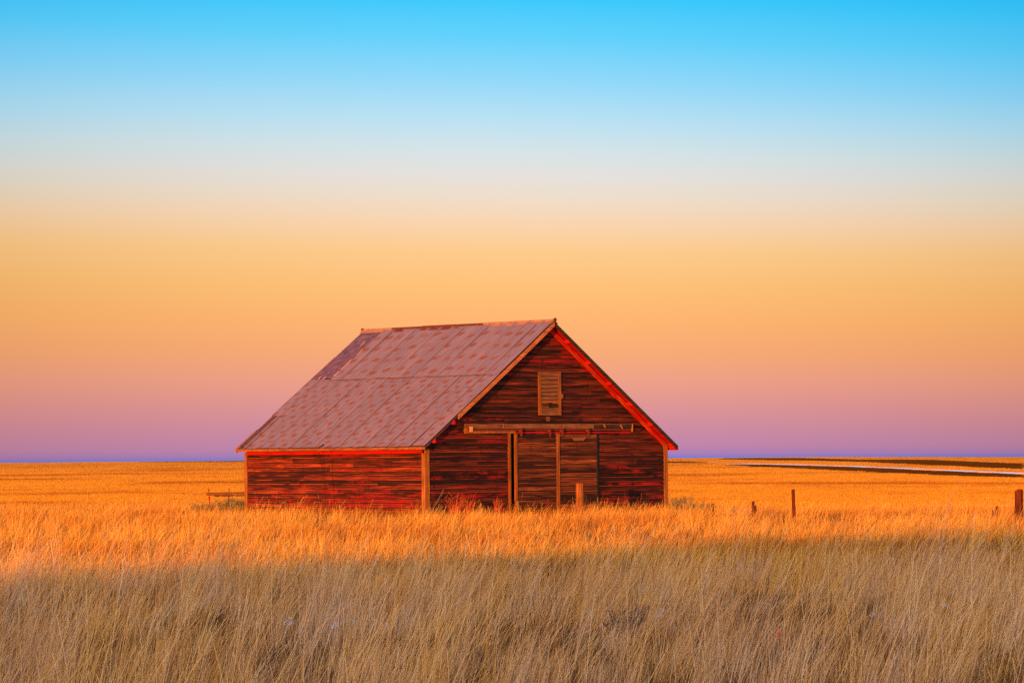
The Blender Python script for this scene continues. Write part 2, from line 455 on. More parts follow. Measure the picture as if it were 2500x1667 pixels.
# far fields: outlines on the ground (x, y) in metres
FIELDS = [
    ('ploughed_field', [(87.4, 1452.0), (100.6, 1421.7), (109.7, 1239.7), (114.4, 1096.0), (115.5, 941.4), (115.8, 853.8), (116.7, 779.1)], [(81.2, 1349.5), (82.0, 1159.2), (86.2, 973.8), (89.6, 858.1), (92.3, 752.8), (95.7, 705.5), (98.5, 657.8)], 0),
    ('snow_strip', [(90.7, 1507.9), (106.0, 1497.9), (116.3, 1314.8), (121.5, 1163.7), (122.8, 1001.2), (123.7, 912.1), (125.2, 835.5)], [(87.7, 1456.9), (101.0, 1426.5), (110.3, 1246.5), (115.0, 1101.5), (115.9, 945.1), (116.3, 857.1), (117.1, 781.7)], 1),
    ('ploughed_field', [(157.6, 2671.8), (210.2, 2567.2), (208.1, 2082.6), (246.7, 2049.4), (228.9, 1686.7), (213.5, 1424.9)], [(135.6, 2298.8), (153.3, 1872.2), (159.2, 1593.0), (151.1, 1255.6), (145.0, 1069.0), (141.8, 946.1)], 0),
    ('ploughed_field', [(81.0, 1961.5), (96.3, 1898.3), (101.3, 1683.0)], [(69.1, 1672.7), (81.7, 1609.9), (96.2, 1598.3)], 0),
    ('snow_strip', [(98.3, 1736.1), (105.1, 1649.7)], [(96.2, 1698.9), (103.3, 1621.6)], 1),
    ('ploughed_field', [(-305.0, 2558.7), (-269.2, 2748.5), (-205.4, 2762.3)], [(-298.6, 2505.3), (-249.4, 2545.9), (-179.8, 2417.9)], 0),
]

def sheet(name, mat, top, bot, lift):
    """ribbon between two polylines lying on the terrain"""
    V = []; Fc = []
    n = 28
    def samp(pl, t):
        k = t * (len(pl) - 1); i = min(int(k), len(pl) - 2); f = k - i
        return (pl[i][0] * (1 - f) + pl[i + 1][0] * f, pl[i][1] * (1 - f) + pl[i + 1][1] * f)
    m = 5
    for i in range(n + 1):
        a = samp(top, i / n); b_ = samp(bot, i / n)
        for j in range(m + 1):
            f = j / m; x = a[0] * (1 - f) + b_[0] * f; y = a[1] * (1 - f) + b_[1] * f
            V.append((x, y, float(terrain(x, y)) + lift))
    for i in range(n):
        for j in range(m):
            a = i * (m + 1) + j; Fc.append((a, a + 1, a + m + 2, a + m + 1))
    me = bpy.data.meshes.new(name); me.from_pydata(V, [], Fc)
    return link(name, me, mat)
FIELD_POLYS = []
for nm, top, bot, isw in FIELDS:
    o = sheet(nm, M_snow if isw else M_plough, top, bot, .09 if isw else .05)
    tag(o, kind='structure')
    FIELD_POLYS.append(np.array(top + bot[::-1]))

def inside(poly, px, py):
    r = np.zeros(len(px), bool); n = len(poly); j = n - 1
    for i in range(n):
        xi, yi = poly[i]; xj, yj = poly[j]
        c = ((yi > py) != (yj > py)) & (px < (xj - xi) * (py - yi) / (yj - yi + 1e-12) + xi)
        r ^= c; j = i
    return r

# ------------------------------------------------------------------ barn
BX, BY, YAW = -2.5305, 101.155, 0.71811
BW, BL = 9.703, 8.708              # gable width, side length
ZR, ZE = 5.917, 2.185              # roof surface at ridge and at eave edge
OH, OB, OE = .268, .17, .236       # front, back, side overhangs
MID = BW / 2
SL = (ZR - ZE) / (MID + OE)        # .7336
ANG = math.atan(SL)
PITCH = .1334
barn = empty('barn', (BX, BY, 0), YAW)
tag(barn, 'weathered red plank barn with rust spotted metal gable roof', 'barn')

def roofz(a): return ZR - SL * abs(a - MID)

def board(mb_u0b, u0t, u1b, u1t, z0, z1, face, jut=0.0, wall=0.0, name='siding_board', mat=None, parent=None, side_at=0.0, tilt=0.0):
    """one drop-siding board; face 'gable' (outwards -y) or 'side' (outwards -x)"""
    pr = [(0.0, 0, 0), (.026, 0.0, 0), (.024, .74, 0), (.009, .90, 0), (.006, 1.0, 0), (0.0, 1.0, 0)]
    h = z1 - z0 - .017
    def mk(ub, ut, dz):
        out = []
        for w, f, _ in pr:
            u = ub + (ut - ub) * f
            w2 = wall + (w + jut if w > 0 else 0)
            z = z0 + h * f + dz
            out.append((u, -w2, z) if face == 'gable' else (-w2, u, z))
        return out
    m = MB(); m.prism(mk(mb_u0b, u0t, 0), mk(u1b, u1t, tilt))
    return m.build(name, mat, parent or barn)

def split(a, b, r_, lo=1.6, hi=4.9):
    """random butt joints along a course"""
    cuts = [a]; x = a
    while True:
        x += r_.uniform(lo, hi)
        if x > b - .9: break
        cuts.append(x)
    cuts.append(b)
    return list(zip(cuts[:-1], cuts[1:]))

def jit(s): return rng.uniform(-s, s)

# wall cores (dark boards inside, leave the doorway open)
m = MB()
m.box(.82, 3.22, 0.0, .05, 0, 2.75); m.box(.02, .818, .0, .05, 0, 2.14); m.box(6.6, BW - .02, 0.0, .05, 0, 2.1)
m.box(5.0, 6.6, .002, .05, 0, 2.75)
z0 = 2.75
al, ar = MID - (ZR - .2 - z0) / SL, MID + (ZR - .2 - z0) / SL
m.add([(al, 0, z0), (ar, 0, z0), (MID, 0, ZR - .2), (al, .05, z0), (ar, .05, z0), (MID, .05, ZR - .2)],
      [(0, 1, 2), (3, 5, 4), (0, 3, 4, 1), (1, 4, 5, 2), (2, 5, 3, 0)])
m.add([(6.6, .001, 2.1), (BW - .02, .001, 2.1), (ar, .001, 2.75), (6.6, .001, 2.75)], [(0, 1, 2, 3)])
m.add([(.02, .001, 2.14), (.818, .001, 2.14), (.818, .001, 2.75)], [(0, 1, 2)])
m.build('gable_lining', M_dark, barn)
m = MB(); m.box(.001, .05, .03, BL - .03, 0, 2.12); m.build('side_lining', M_dark, barn)

# side wall courses
SIDE_RED = {0: .0}
k = 0
while k * PITCH < 1.99:
    z0 = k * PITCH; z1 = min(z0 + PITCH, 2.01)
    r_ = random.Random(100 + k)
    for (a, b_) in split(.13, BL - .13, r_):
        board(a + .002, a + .002, b_ - .002, b_ - .002, z0 + .004 + r_.uniform(-.003, .003), z1, 'side', jut=r_.uniform(-.004, .010), mat=M_side, tilt=r_.uniform(-.004, .004))
    k += 1

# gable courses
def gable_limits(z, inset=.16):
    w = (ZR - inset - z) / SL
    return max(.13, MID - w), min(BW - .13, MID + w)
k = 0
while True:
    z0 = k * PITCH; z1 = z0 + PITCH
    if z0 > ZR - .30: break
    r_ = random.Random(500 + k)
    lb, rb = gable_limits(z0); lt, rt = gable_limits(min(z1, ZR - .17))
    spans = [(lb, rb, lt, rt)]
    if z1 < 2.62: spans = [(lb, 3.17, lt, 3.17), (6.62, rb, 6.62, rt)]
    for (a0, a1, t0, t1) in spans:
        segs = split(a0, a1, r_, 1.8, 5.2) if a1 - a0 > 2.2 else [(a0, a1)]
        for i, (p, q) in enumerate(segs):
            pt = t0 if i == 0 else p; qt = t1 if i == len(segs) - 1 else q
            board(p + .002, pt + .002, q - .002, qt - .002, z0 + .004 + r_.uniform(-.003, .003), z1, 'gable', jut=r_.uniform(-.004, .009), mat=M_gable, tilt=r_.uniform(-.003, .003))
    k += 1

# back walls (away from the view)
for (u0, u1, nm) in ((0, 1, 'far'), (1, 0, 'rear')):
    pass
k = 0
while k * PITCH < 2.0:                       # far long side
    z0 = k * PITCH
    m = MB(); m.box(BW, BW + .02, .13, BL - .13, z0, z0 + PITCH - .005); m.build('siding_board', M_gable, barn)
    k += 1
m = MB(); m.box(BW - .05, BW - .002, .05, BL - .05, 0, 2.15); m.build('far_side_lining', M_dark, barn)
m = MB()
m.add([(.05, BL - .05, 0), (BW - .05, BL - .05, 0), (BW - .05, BL - .05, 2.15), (MID, BL - .05, ZR - .2), (.05, BL - .05, 2.15)], [(0, 1, 2, 3, 4)])
m.build('rear_lining', M_dark, barn)
k = 0
while True:
    z0 = k * PITCH
    if z0 > ZR - .3: break
    lb, rb = gable_limits(z0 + PITCH)
    m = MB(); m.box(lb, rb, BL, BL + .02, z0, z0 + PITCH - .005); m.build('siding_board', M_gable, barn)
    k += 1
m = MB(); m.box(.05, BW - .05, .05, BL - .05, .01, .03); m.build('barn_floor', M_dark, barn)

# corner boards: two faces at each visible corner
def tb(name, x0, x1, y0, y1, z0, z1, mat, parent=None, bevel=.004):
    m = MB(); m.box(x0, x1, y0, y1, z0, z1); return m.build(name, mat, parent or barn, bevel)
tb('corner_board', -.032, .125, -.048, -.024 + .026, 0.0, 2.12, M_trim)           # gable face, near corner
tb('corner_board', -.050, -.033, -.046, .118, 0.0, 1.99, M_trim)                   # side face, near corner
tb('corner_board', 9.578, 9.735, -.046, .002, 0.0, 2.2, M_trim)                    # far right of gable
tb('corner_board', -.046, .0, BL - .118, BL + .02, 0.0, 2.06, M_trim)              # rear end of side wall
tb('corner_board', -.03, .11, BL + .021, BL + .045, 0.0, 2.06, M_trim)
tb('corner_board', BW + .021, BW + .045, -.02, .12, 0.0, 2.1, M_trim)
tb('corner_board', BW + .021, BW + .045, BL - .12, BL, 0.0, 2.1, M_trim)

# frieze boards
o = tb('frieze_board', -.040, -.0, .12, BL - .12, 1.985, 2.14, M_red); o['label'] = 'bright red board under the eave'
o = tb('frieze_board', BW, BW + .03, .12, BL - .12, 1.985, 2.14, M_red)
def slope_prism(name, a0, a1, zoff_top, zoff_bot, y0, y1, mat, sag=0.0, n=1):
    """bar following the roof slope between gable positions a0 and a1"""
    m = MB()
    for i in range(n):
        p = a0 + (a1 - a0) * i / n; q = a0 + (a1 - a0) * (i + 1) / n
        def sec(a): 
            s_ = sag * math.sin(math.pi * (a - a0) / (a1 - a0)) if a1 != a0 else 0
            zt_ = roofz(a) - s_
            return [(a, y0, zt_ - zoff_bot), (a, y1, zt_ - zoff_bot), (a, y1, zt_ - zoff_top), (a, y0, zt_ - zoff_top)]
        m.prism(sec(p), sec(q))
    return m.build(name, mat, barn)
slope_prism('rake_frieze', MID + .02, 9.70, .13, .30, -.045, -.001, M_frieze)
slope_prism('rake_frieze', .02, MID - .02, .13, .26, -.043, -.001, M_gable)
# loose bit of red-painted board showing near the track end is left to the siding paint

# roof deck on both slopes (thick boards), running front to back
Y0, Y1 = -OH, BL + OB
def deck(name, a0, a1):
    m = MB(); m.prism([(a0, Y0 + .02, roofz(a0) - .03), (a0, Y0 + .02, roofz(a0) - .085), (a1, Y0 + .02, roofz(a1) - .085), (a1, Y0 + .02, roofz(a1) - .03)],
                      [(a0, Y1 - .02, roofz(a0) - .03), (a0, Y1 - .02, roofz(a0) - .085), (a1, Y1 - .02, roofz(a1) - .085), (a1, Y1 - .02, roofz(a1) - .03)])
    return m.build(name, M_red, barn)
o = deck('roof_deck', -OE + .02, MID - .001); o.data.materials.clear(); o.data.materials.append(M_felt_dark)
o = deck('roof_deck', MID + .001, BW + OE - .02); o['label'] = 'red painted underside of the right roof slope'

# barge boards and lookouts
slope_prism('barge_board', 1.04, MID - .002, .018, .150, -OH - .026, -OH, M_barge, .02, 14)
o = slope_prism('barge_board', MID + .002, BW + OE, .018, .150, -OH - .026, -OH, M_black, 0, 12); o['label'] = 'black weathered barge board on the right slope'
o = slope_prism('barge_board', -OE + .02, 1.0, .018, .085, -OH + .03, -OH + .05, M_black, 0, 4)
slope_prism('barge_board', -OE, MID, .02, .15, BL + OB, BL + OB + .026, M_barge, 0, 2)
slope_prism('barge_board', MID, BW + OE, .02, .15, BL + OB, BL + OB + .026, M_black, 0, 2)
for a in (.13, .87, 1.75, 2.6, 3.4, 4.2, 5.5, 6.35, 7.2, 8.05, 8.9):
    m = MB(); d = .075 if a < 1.0 else .05
    y_f = -OH - .03 if a < 1.0 else -OH + .002
    zc = roofz(a)
    m.prism([(a - d / 2, y_f, roofz(a - d / 2) - .086), (a + d / 2, y_f, roofz(a + d / 2) - .086), (a + d / 2, y_f, zc - .17 - SL * .0), (a - d / 2, y_f, zc - .17)],
            [(a - d / 2, -.05, roofz(a - d / 2) - .086), (a + d / 2, -.05, roofz(a + d / 2) - .086), (a + d / 2, -.05, zc - .17), (a - d / 2, -.05, zc - .17)])
    m.build('lookout', M_red, barn)
# boxed eave return at the lower right corner
m = MB()
e = BW + OE
m.prism([(BW + .05, -OH + .004, roofz(BW + .05) - .086), (e - .03, -OH + .004, roofz(e - .03) - .086), (e - .03, -OH + .004, ZE - .155), (BW + .12, -OH + .004, ZE - .155)],
        [(BW + .05, -.02, roofz(BW + .05) - .086), (e - .03, -.02, roofz(e - .03) - .086), (e - .03, -.02, ZE - .155), (BW + .12, -.02, ZE - .155)])
m.build('eave_return', M_red, barn)

# eave fascia: old boards of unequal colour, slightly wavy
xs = [(-OH - .02, .9), (.9, 3.1), (3.1, 4.6), (4.6, 6.7), (6.7, BL + OB)]
for i, (p, q) in enumerate(xs):
    m = MB(); n = 6
    for j in range(n):
        y0_, y1_ = p + (q - p) * j / n, p + (q - p) * (j + 1) / n
        w0 = .010 * math.sin(y0_ * 1.9) ; w1 = .010 * math.sin(y1_ * 1.9)
        top0 = ZE - .012 - .5 * abs(w0); top1 = ZE - .012 - .5 * abs(w1)
        m.prism([(-OE - .026, y0_, ZE - .093), (-OE, y0_, ZE - .093), (-OE, y0_, top0), (-OE - .026, y0_, top0)],
                [(-OE - .026, y1_, ZE - .093), (-OE, y1_, ZE - .093), (-OE, y1_, top1), (-OE - .026, y1_, top1)])
    m.build('eave_fascia', M_trim if i in (0, 4) else M_fascia, barn)
m = MB(); m.box(BW + OE, BW + OE + .026, -OH, BL + OB, ZE - .15, ZE - .02); m.build('eave_fascia', M_black, barn)

# metal roof panels, bottom row laps under the top row
SEAMS = [-.27, .366, .894, 1.427, 2.002, 2.582, 3.157, 3.756, 4.361, 4.931, 5.545, 6.147, 6.691, 7.245, 7.801, 8.347, 8.878]
LAP = .564
def panel(b0, b1, f0, f1, side, mat, lift=.0, curl=0.0, name='roof_panel', seam=.020, rise=0.0):
    """sheet between depths b0..b1 (front..back) and slope fractions f0..f1 (eave..ridge)"""
    nu, nv = 8, 8
    V = []; Fc = []; UV = []
    full = math.hypot(ZR - ZE, MID + OE)
    rr = random.Random(int(b0 * 1000) + int(f0 * 77) + side)
    ph = rr.uniform(0, 6); gap = rr.choice([.014, .022, .032]) if name == 'roof_panel' else 0
    prof = [0, .06, .10, .35, .65, .90, .94, 1.0]
    hts = [0.0, seam, .002, .0, .0, .002, seam * .8, 0.0]
    nu = len(prof) - 1
    for j in range(nv + 1):
        f = f0 + (f1 - f0) * j / nv
        for i, t in enumerate(prof):
            bb = b0 + gap + (b1 - b0 - gap) * t
            a = -OE + (MID + OE) * f if side < 0 else BW + OE - (MID + OE) * f
            n_ = Vector((-math.sin(ANG) if side < 0 else math.sin(ANG), 0, math.cos(ANG)))
            h = hts[i] + .004 + lift + .006 * math.sin(f * 9 + ph) * math.sin(math.pi * t)
            h += curl * (1 - (f - f0) / (f1 - f0)) ** 2 * (t if curl > 0 else 1)
            h += rise * (f / .26) ** 2 * t ** 2 + (.02 * (1 - f / .26) ** 3 * t if rise else 0)
            h += .006 * rr.uniform(0, 1) if j == 0 else 0
            p = Vector((a, bb, roofz(a))) + n_ * h
            V.append(tuple(p)); UV.append(((b1 - b0) * (1 - t), full * (f1 - f)))
    for j in range(nv):
        for i in range(nu):
            q = j * (nu + 1) + i; Fc.append((q, q + 1, q + nu + 2, q + nu + 1))
    me = bpy.data.meshes.new(name); me.from_pydata(V, [], Fc)
    uvl = me.uv_layers.new(name='UVMap')
    for lp in me.loops: uvl.data[lp.index].uv = UV[lp.vertex_index]
    o = link(name, me, mat, barn)
    md = o.modifiers.new('thickness', 'SOLIDIFY'); md.thickness = .004; md.offset = -1
    return o
nP = len(SEAMS) - 1
for i in range(nP):
    b0, b1 = SEAMS[i], SEAMS[i + 1]
    rise = 0.0
    if i == 0: rise = .07
    alt = .006 * (i % 2)
    if i == nP - 1:
        panel(b0 + .002, b1, .27, LAP + .012, -1, M_roof_lo, alt)
        panel(b0 + .002, b0 + .18, .0, .272, -1, M_roof_lo, alt)
    else:
        if i == 0:
            panel(b0 + .002, b1 - .055, 0.0, .262, -1, M_roof_lo, .010, rise=.060)
            panel(b0 + .002, b1 + .01, .25, LAP + .012, -1, M_roof_lo, .0)
        else:
            panel(b0 + .002, b1 + .004, 0.0, LAP + .012, -1, M_roof_lo, alt)
    if i < nP - 2:
        panel(b0 - .015 + jit(.01), b1 - .012, LAP, .992, -1, M_roof_up, .014 + alt, curl=.028 if i in (5, 9) else .006)
    panel(b0, b1 + .01, 0.0, LAP + .012, 1, M_roof_lo, alt)
    panel(b0, b1 + .01, LAP, .992, 1, M_roof_up, .012 + alt)
# bare felt where sheets are missing at the rear corner
for i, (b0, b1, f0, f1, mt) in enumerate([(7.80, 8.12, .585, .985, M_felt), (8.125, 8.50, .578, .985, M_felt), (8.505, 8.87, .575, .985, M_felt), (8.53, 8.80, .02, .275, M_felt_dark)]):
    o = panel(b0, b1, f0, f1, -1, mt, .001, 0, 'roofing_felt', .004)
    o['label'] = 'dark felt strip where a roof sheet is missing'
for (b_, f0, f1) in ((7.80, .66, .74), (7.79, .78, .83), (8.12, .86, .90), (7.81, .60, .64), (8.45, .575, .60), (8.2, .570, .60)):
    o = panel(b_, b_ + .035, f0, f1, -1, M_lath, .02, 0, 'torn_lath', .003)
slope_prism('rake_batten', -OE, .55, -.012, .03, BL + OB - .055, BL + OB + .03, M_trim, 0, 3)
slope_prism('rake_batten', 2.35, 3.7, -.010, .03, BL + OB - .01, BL + OB + .03, M_trim, 0, 3)
# raised lip of the loose front sheet
m = MB()
for (f0, f1, h0, h1) in ((.0, .1, .01, .02), (.1, .2, .02, .07), (.2, .27, .07, .02)):
    pass

# ridge roll
def ridge_seg(y0, y1, mat, dz):
    m = MB(); n = 7; r_ = .042
    sec = [(-.15, -.15 * SL + .012), (-.045, -.028)] + [(-r_ * math.cos(math.pi * t / n), .0 + r_ * math.sin(math.pi * t / n) * 1.1) for t in range(n + 1)] + [(.045, -.028), (.15, -.15 * SL + .012)]
    V = []; Fc = []
    for y, d in ((y0, dz), (y1, dz + .004)):
        V += [(MID + x, y, ZR + .018 + z + d) for x, z in sec]
    k = len(sec)
    for i in range(k - 1): Fc.append((i, i + 1, k + i + 1, k + i))
    me = bpy.data.meshes.new('ridge_cap'); me.from_pydata(V, [], Fc)
    o = link('ridge_cap', me, mat, barn)
    md = o.modifiers.new('thickness', 'SOLIDIFY'); md.thickness = .003
    return o
for (y0, y1, mt, d) in ((-.29, 2.95, M_cap, .004), (2.85, 4.4, M_cap_rust, .0), (4.3, 5.9, M_cap_rust, .007), (5.85, 7.5, M_cap_rust, .0), (7.4, 8.9, M_cap, .006)):
    ridge_seg(y0, y1, mt, d)
for y in (-.31, 8.92):
    me = bpy.data.meshes.new('ridge_finial'); bm = bmesh.new(); bmesh.ops.create_uvsphere(bm, u_segments=12, v_segments=8, radius=.062)
    for v in bm.verts: v.co.y *= .7; v.co += Vector((MID, y, ZR + .045))
    bm.to_mesh(me); bm.free()
    for p in me.polygons: p.use_smooth = True
    link('ridge_finial', me, M_cap_rust, barn)

# door track assembly over the doorway
o = tb('track_board', 1.47, 6.60, -.085, -.026, 2.700, 2.842, M_trim_dull)
o = tb('track_board', 6.605, 8.19, -.070, -.026, 2.712, 2.842, M_black)
tb('track_strip', 6.62, 8.15, -.082, -.0705, 2.815, 2.838, M_trim_dull)
tb('track_board', 1.47, 3.45, -.085, -.026, 2.560, 2.632, M_trim)
tb('track_end', 1.47, 1.60, -.088, -.0, 2.633, 2.699, M_trim)
o = tb('track_block', 1.62, 1.74, -.130, -.089, 2.60, 2.765, M_lath, bevel=.006); o['label'] = 'pale block at the left end of the track'
o = tb('track_rail', 1.75, 8.15, -.064, -.030, 2.640, 2.693, M_iron); o['label'] = 'rusty iron sliding rail'
o = tb('track_board', 3.46, 8.15, -.045, -.026, 2.568, 2.600, M_red); o['label'] = 'narrow red board below the sliding rail'
tb('track_end', 8.191, 8.215, -.105, -.026, 2.60, 2.842, M_trim)
for a in (2.95, 5.35, 6.0):
    tb('track_hanger', a, a + .03, -.094, -.0855, 2.70, 2.84, M_trim)
for a in (3.62, 4.77, 5.27, 6.33):          # strap hangers and rollers
    m = MB(); m.box(a - .03, a + .03, -.150, -.125, 2.46, 2.72); m.box(a - .05, a + .05, -.124, -.066, 2.60, 2.665)
    m.build('roller_hanger', M_iron, barn)
for a, zz in ((7.05, 2.72), (7.75, 2.70)):
    m = MB(); m.prism([(a, -.10, zz), (a + .05, -.10, zz), (a - .02, -.10, zz + .12), (a - .07, -.10, zz + .12)], [(a, -.071, zz), (a + .05, -.071, zz), (a - .02, -.071, zz + .12), (a - .07, -.071, zz + .12)])
    m.build('track_brace', M_trim, barn)

# jamb and the two sliding door leaves
tb('door_jamb', 3.185, 3.262, -.075, .05, 0, 2.558, M_trim_mid)
def door_leaf(a0, a1, y_out, left_trim, right_trim, seed):
    root = MB(); root.box(a0 + .03, a1 - .03, y_out + .022, y_out + .05, .05, 2.53)
    leaf = root.build('sliding_door', M_dark, barn)
    r_ = random.Random(seed)
    k = 0
    z = .04
    while z < 2.50:
        z1 = min(z + PITCH, 2.535)
        board(a0 + .02, a0 + .02, a1 - .02, a1 - .02, z + r_.uniform(-.002, .002), z1, 'gable', jut=r_.uniform(-.003, .004), wall=-(y_out + .022), mat=M_door, parent=leaf, name='door_board')
        z = z1
    if left_trim: tb('door_trim', a0 - .03, a0 + .045 if left_trim == 1 else a0 + .08, y_out - .030, y_out + .05, .03, 2.545, M_trim_mid, leaf)
    if right_trim: tb('door_trim', a1 - .02, a1 + .004, y_out - .006, y_out + .05, .03, 2.545, M_black, leaf)
    return leaf
door_leaf(3.42, 5.04, -.105, 1, 0, 31)
door_leaf(5.08, 6.70, -.105, 2, 1, 32)
m = MB(); m.prism([(5.62, -.135, 2.44), (6.25, -.135, 2.44), (6.12, -.135, 2.33), (5.74, -.135, 2.33)], [(5.62, -.128, 2.44), (6.25, -.128, 2.44), (6.12, -.128, 2.33), (5.74, -.128, 2.33)])
m.build('patch_board', M_trim_dull, barn)

tb('door_shadow_strip', 6.71, 6.855, -.034, -.028, .02, 2.55, M_black)  # black strip stands in for the shadow the door casts on the siding
# loft hatch
hz0, hz1, ha0, ha1 = 3.10, 4.40, 4.385, 5.29
hb = MB(); hb.box(ha0 + .02, ha1 - .02, -.048, -.032, hz0, hz1 - .01)
hatch = hb.build('loft_hatch', M_dark, barn)
hatch['label'] = 'bare wood loft hatch door'
tb('hatch_frame', ha0, ha0 + .105, -.078, -.030, hz0, hz1 - .125, M_trim_mid, hatch)
tb('hatch_frame', ha1 - .115, ha1, -.075, -.030, hz0, hz1 - .125, M_trim_mid, hatch)
tb('hatch_frame', ha0, ha1, -.074, -.030, hz1 - .124, hz1, M_trim_dull, hatch)
z = hz0; k = 0
while z < hz1 - .14:
    z1 = min(z + .118, hz1 - .126)
    p, q = ha0 + .107, ha1 - .117
    if k == 2:
        for (s_, e_) in ((p, 4.80), (4.90, q)): board(s_, s_, e_, e_, z, z1, 'gable', wall=.048, jut=-.006, mat=M_door, parent=hatch, name='hatch_board')
    else:
        board(p, p, q, q, z, z1, 'gable', wall=.048, jut=-.006 + rng.uniform(0, .004), mat=M_trim_dull if k != 3 else M_trim_mid, parent=hatch, name='hatch_board')
    z = z1; k += 1
o = tb('hatch_hole', 4.79, 4.91, -.0775, -.047, 3.355, 3.48, M_wire, hatch, 0); o['label'] = 'black square finger hole'
m = MB(); n = 10
m.prism([(5.285 + .06 * math.cos(t) + .012 * math.sin(t), -.105, 3.675 + .085 * math.sin(t)) for t in [2 * math.pi * i / n for i in range(n)]],
        [(5.285 + .06 * math.cos(t) + .012 * math.sin(t), -.077, 3.675 + .085 * math.sin(t)) for t in [2 * math.pi * i / n for i in range(n)]])
m.build('turn_button', M_trim, hatch)
tb('patch_board', 4.70, 4.86, -.034, -.028, 2.92, 3.06, M_trim_dull)

# loose wire with an insulator hanging over the eave
m = MB()
pts = [(-OE - .03 + .02 * 0, 4.70, ZE + .02)] + [(-OE - .03 + .13 * min(1, t * 3), 4.70 - .05 * t - .26 * t * t, ZE - (ZE - .0) * t) for t in [i / 9 for i in range(1, 10)]]
m.tube(pts, .008, 5)
wire = m.build('hanging_wire', M_wire, barn)
m = MB(); m.tube([(-OE + .08, 4.58, roofz(-OE + .08) + .045), (-OE + .01, 4.67, ZE + .035), (-OE - .03, 4.70, ZE + .02)], [.020, .015, .006], 6)
m.build('insulator', M_wire, barn)
m = MB(); m.tube([(-.062, 4.33, 2.10), (-.05, 4.30, 1.2), (-.05, 4.17, .0)], .0045, 5); m.build('hanging_wire', M_wire, barn)

# ------------------------------------------------------------------ posts
def post_mesh(name, h, r_, seed, cracks=4, taper=.9, top=0.0, n=18, rows=12, flat=1.0):
    rr = random.Random(seed); V = []; Fc = []
    cr = [(rr.uniform(0, 2 * math.pi), rr.uniform(.12, .28), rr.uniform(0, .4)) for _ in range(cracks)]
    for j in range(rows + 1):
        f = j / rows; z = -.15 + (h + .15) * f
        for i in range(n):
            t = 2 * math.pi * i / n
            rad = r_ * (1 - (1 - taper) * f) * (1 + .07 * noise.noise(Vector((math.cos(t) * 2 + seed, math.sin(t) * 2, z * 2))))
            for (c, dep, st) in cr:
                d = abs((t - c - .25 * f + math.pi) % (2 * math.pi) - math.pi)
                if d < .22 and f > st: rad *= 1 - dep * (1 - d / .22)
            zz = z
            if j == rows: zz += top * math.cos(t - 1.0) + rr.uniform(-.012, .012)
            V.append((rad * math.cos(t), rad * math.sin(t) * flat, zz))
    for j in range(rows):
        for i in range(n): Fc.append((j * n + i, j * n + (i + 1) % n, (j + 1) * n + (i + 1) % n, (j + 1) * n + i))
    V.append((0, 0, h - .02)); c = len(V) - 1
    for i in range(n): Fc.append((rows * n + i, rows * n + (i + 1) % n, c))
    me = bpy.data.meshes.new(name); me.from_pydata(V, [], Fc)
    return me
def post(name, x, y, h, r_, seed, mat, label, lean=(0, 0), **kw):
    o = link(name, post_mesh(name, h, r_, seed, **kw), mat)
    o.location = (x, y, float(terrain(x, y))); o.rotation_euler = (lean[0], lean[1], seed * 1.3)
    tag(o, label, 'post'); return o
def at(px, py_, Y):
    """world x for a frame column at distance Y, used once to lay things out"""
    return (px - 1250) / F_PX * Y
post('wooden_post', 1.985, 102.6, 1.055, .118, 3, M_post, 'thick split bare wood post in front of the barn door', cracks=6, top=.01)
o = tb('short_stake', -.06, .06, -.04, .04, -.1, .56, M_trim_dull, empty('wooden_stake', (.13, 102.3, 0), .2)); o.parent['label'] = 'short square stake standing in grass before left door leaf'; o.parent['category'] = 'stake'
post('fence_post', 7.15, 88.0, .97, .048, 5, M_post_dark, 'slim upright round fence post standing alone right of the barn', lean=(0, -.035), cracks=2)
post('gate_post', 12.55, 86.0, .93, .112, 8, M_post_dark, 'thick dark red post at the right edge of the field', cracks=6, top=.03)
post('broken_post', 6.52, 94.0, .60, .040, 9, M_post_dark, 'short broken post with a splinter at its side', cracks=2)
br = bpy.data.objects['broken_post']
m = MB(); m.tube([(-.02, 0, .2), (.05, 0, .35), (.075, 0, .50)], [.05, .045, .02], 6); o = m.build('splinter', M_post_dark, br)
o.rotation_euler = (0, 0, -9 * 1.3)
post('post_stump', 5.75, 99.5, .47, .032, 12, M_post_dark, 'tiny post stump nearest the right corner of the barn', cracks=1)
post('fence_stub', 12.31, 88.2, .50, .040, 14, M_post_dark, 'taller of the two stubs left of the thick dark post', cracks=1)
post('fence_stub', 12.19, 88.0, .40, .032, 15, M_post_dark, 'shorter of the two stubs left of the thick dark post', cracks=1)
post('post_stump', 5.18, 104.4, .62, .055, 17, M_post, 'grey stump in the brush beside the barn corner', cracks=3)

# ------------------------------------------------------------------ rail beyond the barn
rail = empty('low_rail', (-9.87, 112.0, 0), R(8))
tag(rail, 'low weathered rail on two red legs beyond the barn', 'rail')
m = MB(); m.box(0, 2.2, -.05, .05, .70, .81); m.build('rail_beam', M_trim_dull, rail, .008)
for i in range(8):
    m = MB(); x = .25 + i * .23; m.box(x, x + .19 + .02 * (i % 2), -.09, -.055, .672, .705); m.build('under_slat', M_black, rail)
for x, l in ((.09, -.02), (.72, .02)):
    m = MB(); m.tube([(x - l, 0, -.1), (x, 0, .69)], .026, 8); m.build('rail_leg', M_red, rail)
    m = MB(); m.tube([(x, .0, .812), (x + l * 1.5, 0, .93)], .017, 6); m.build('rail_pin', M_iron, rail)

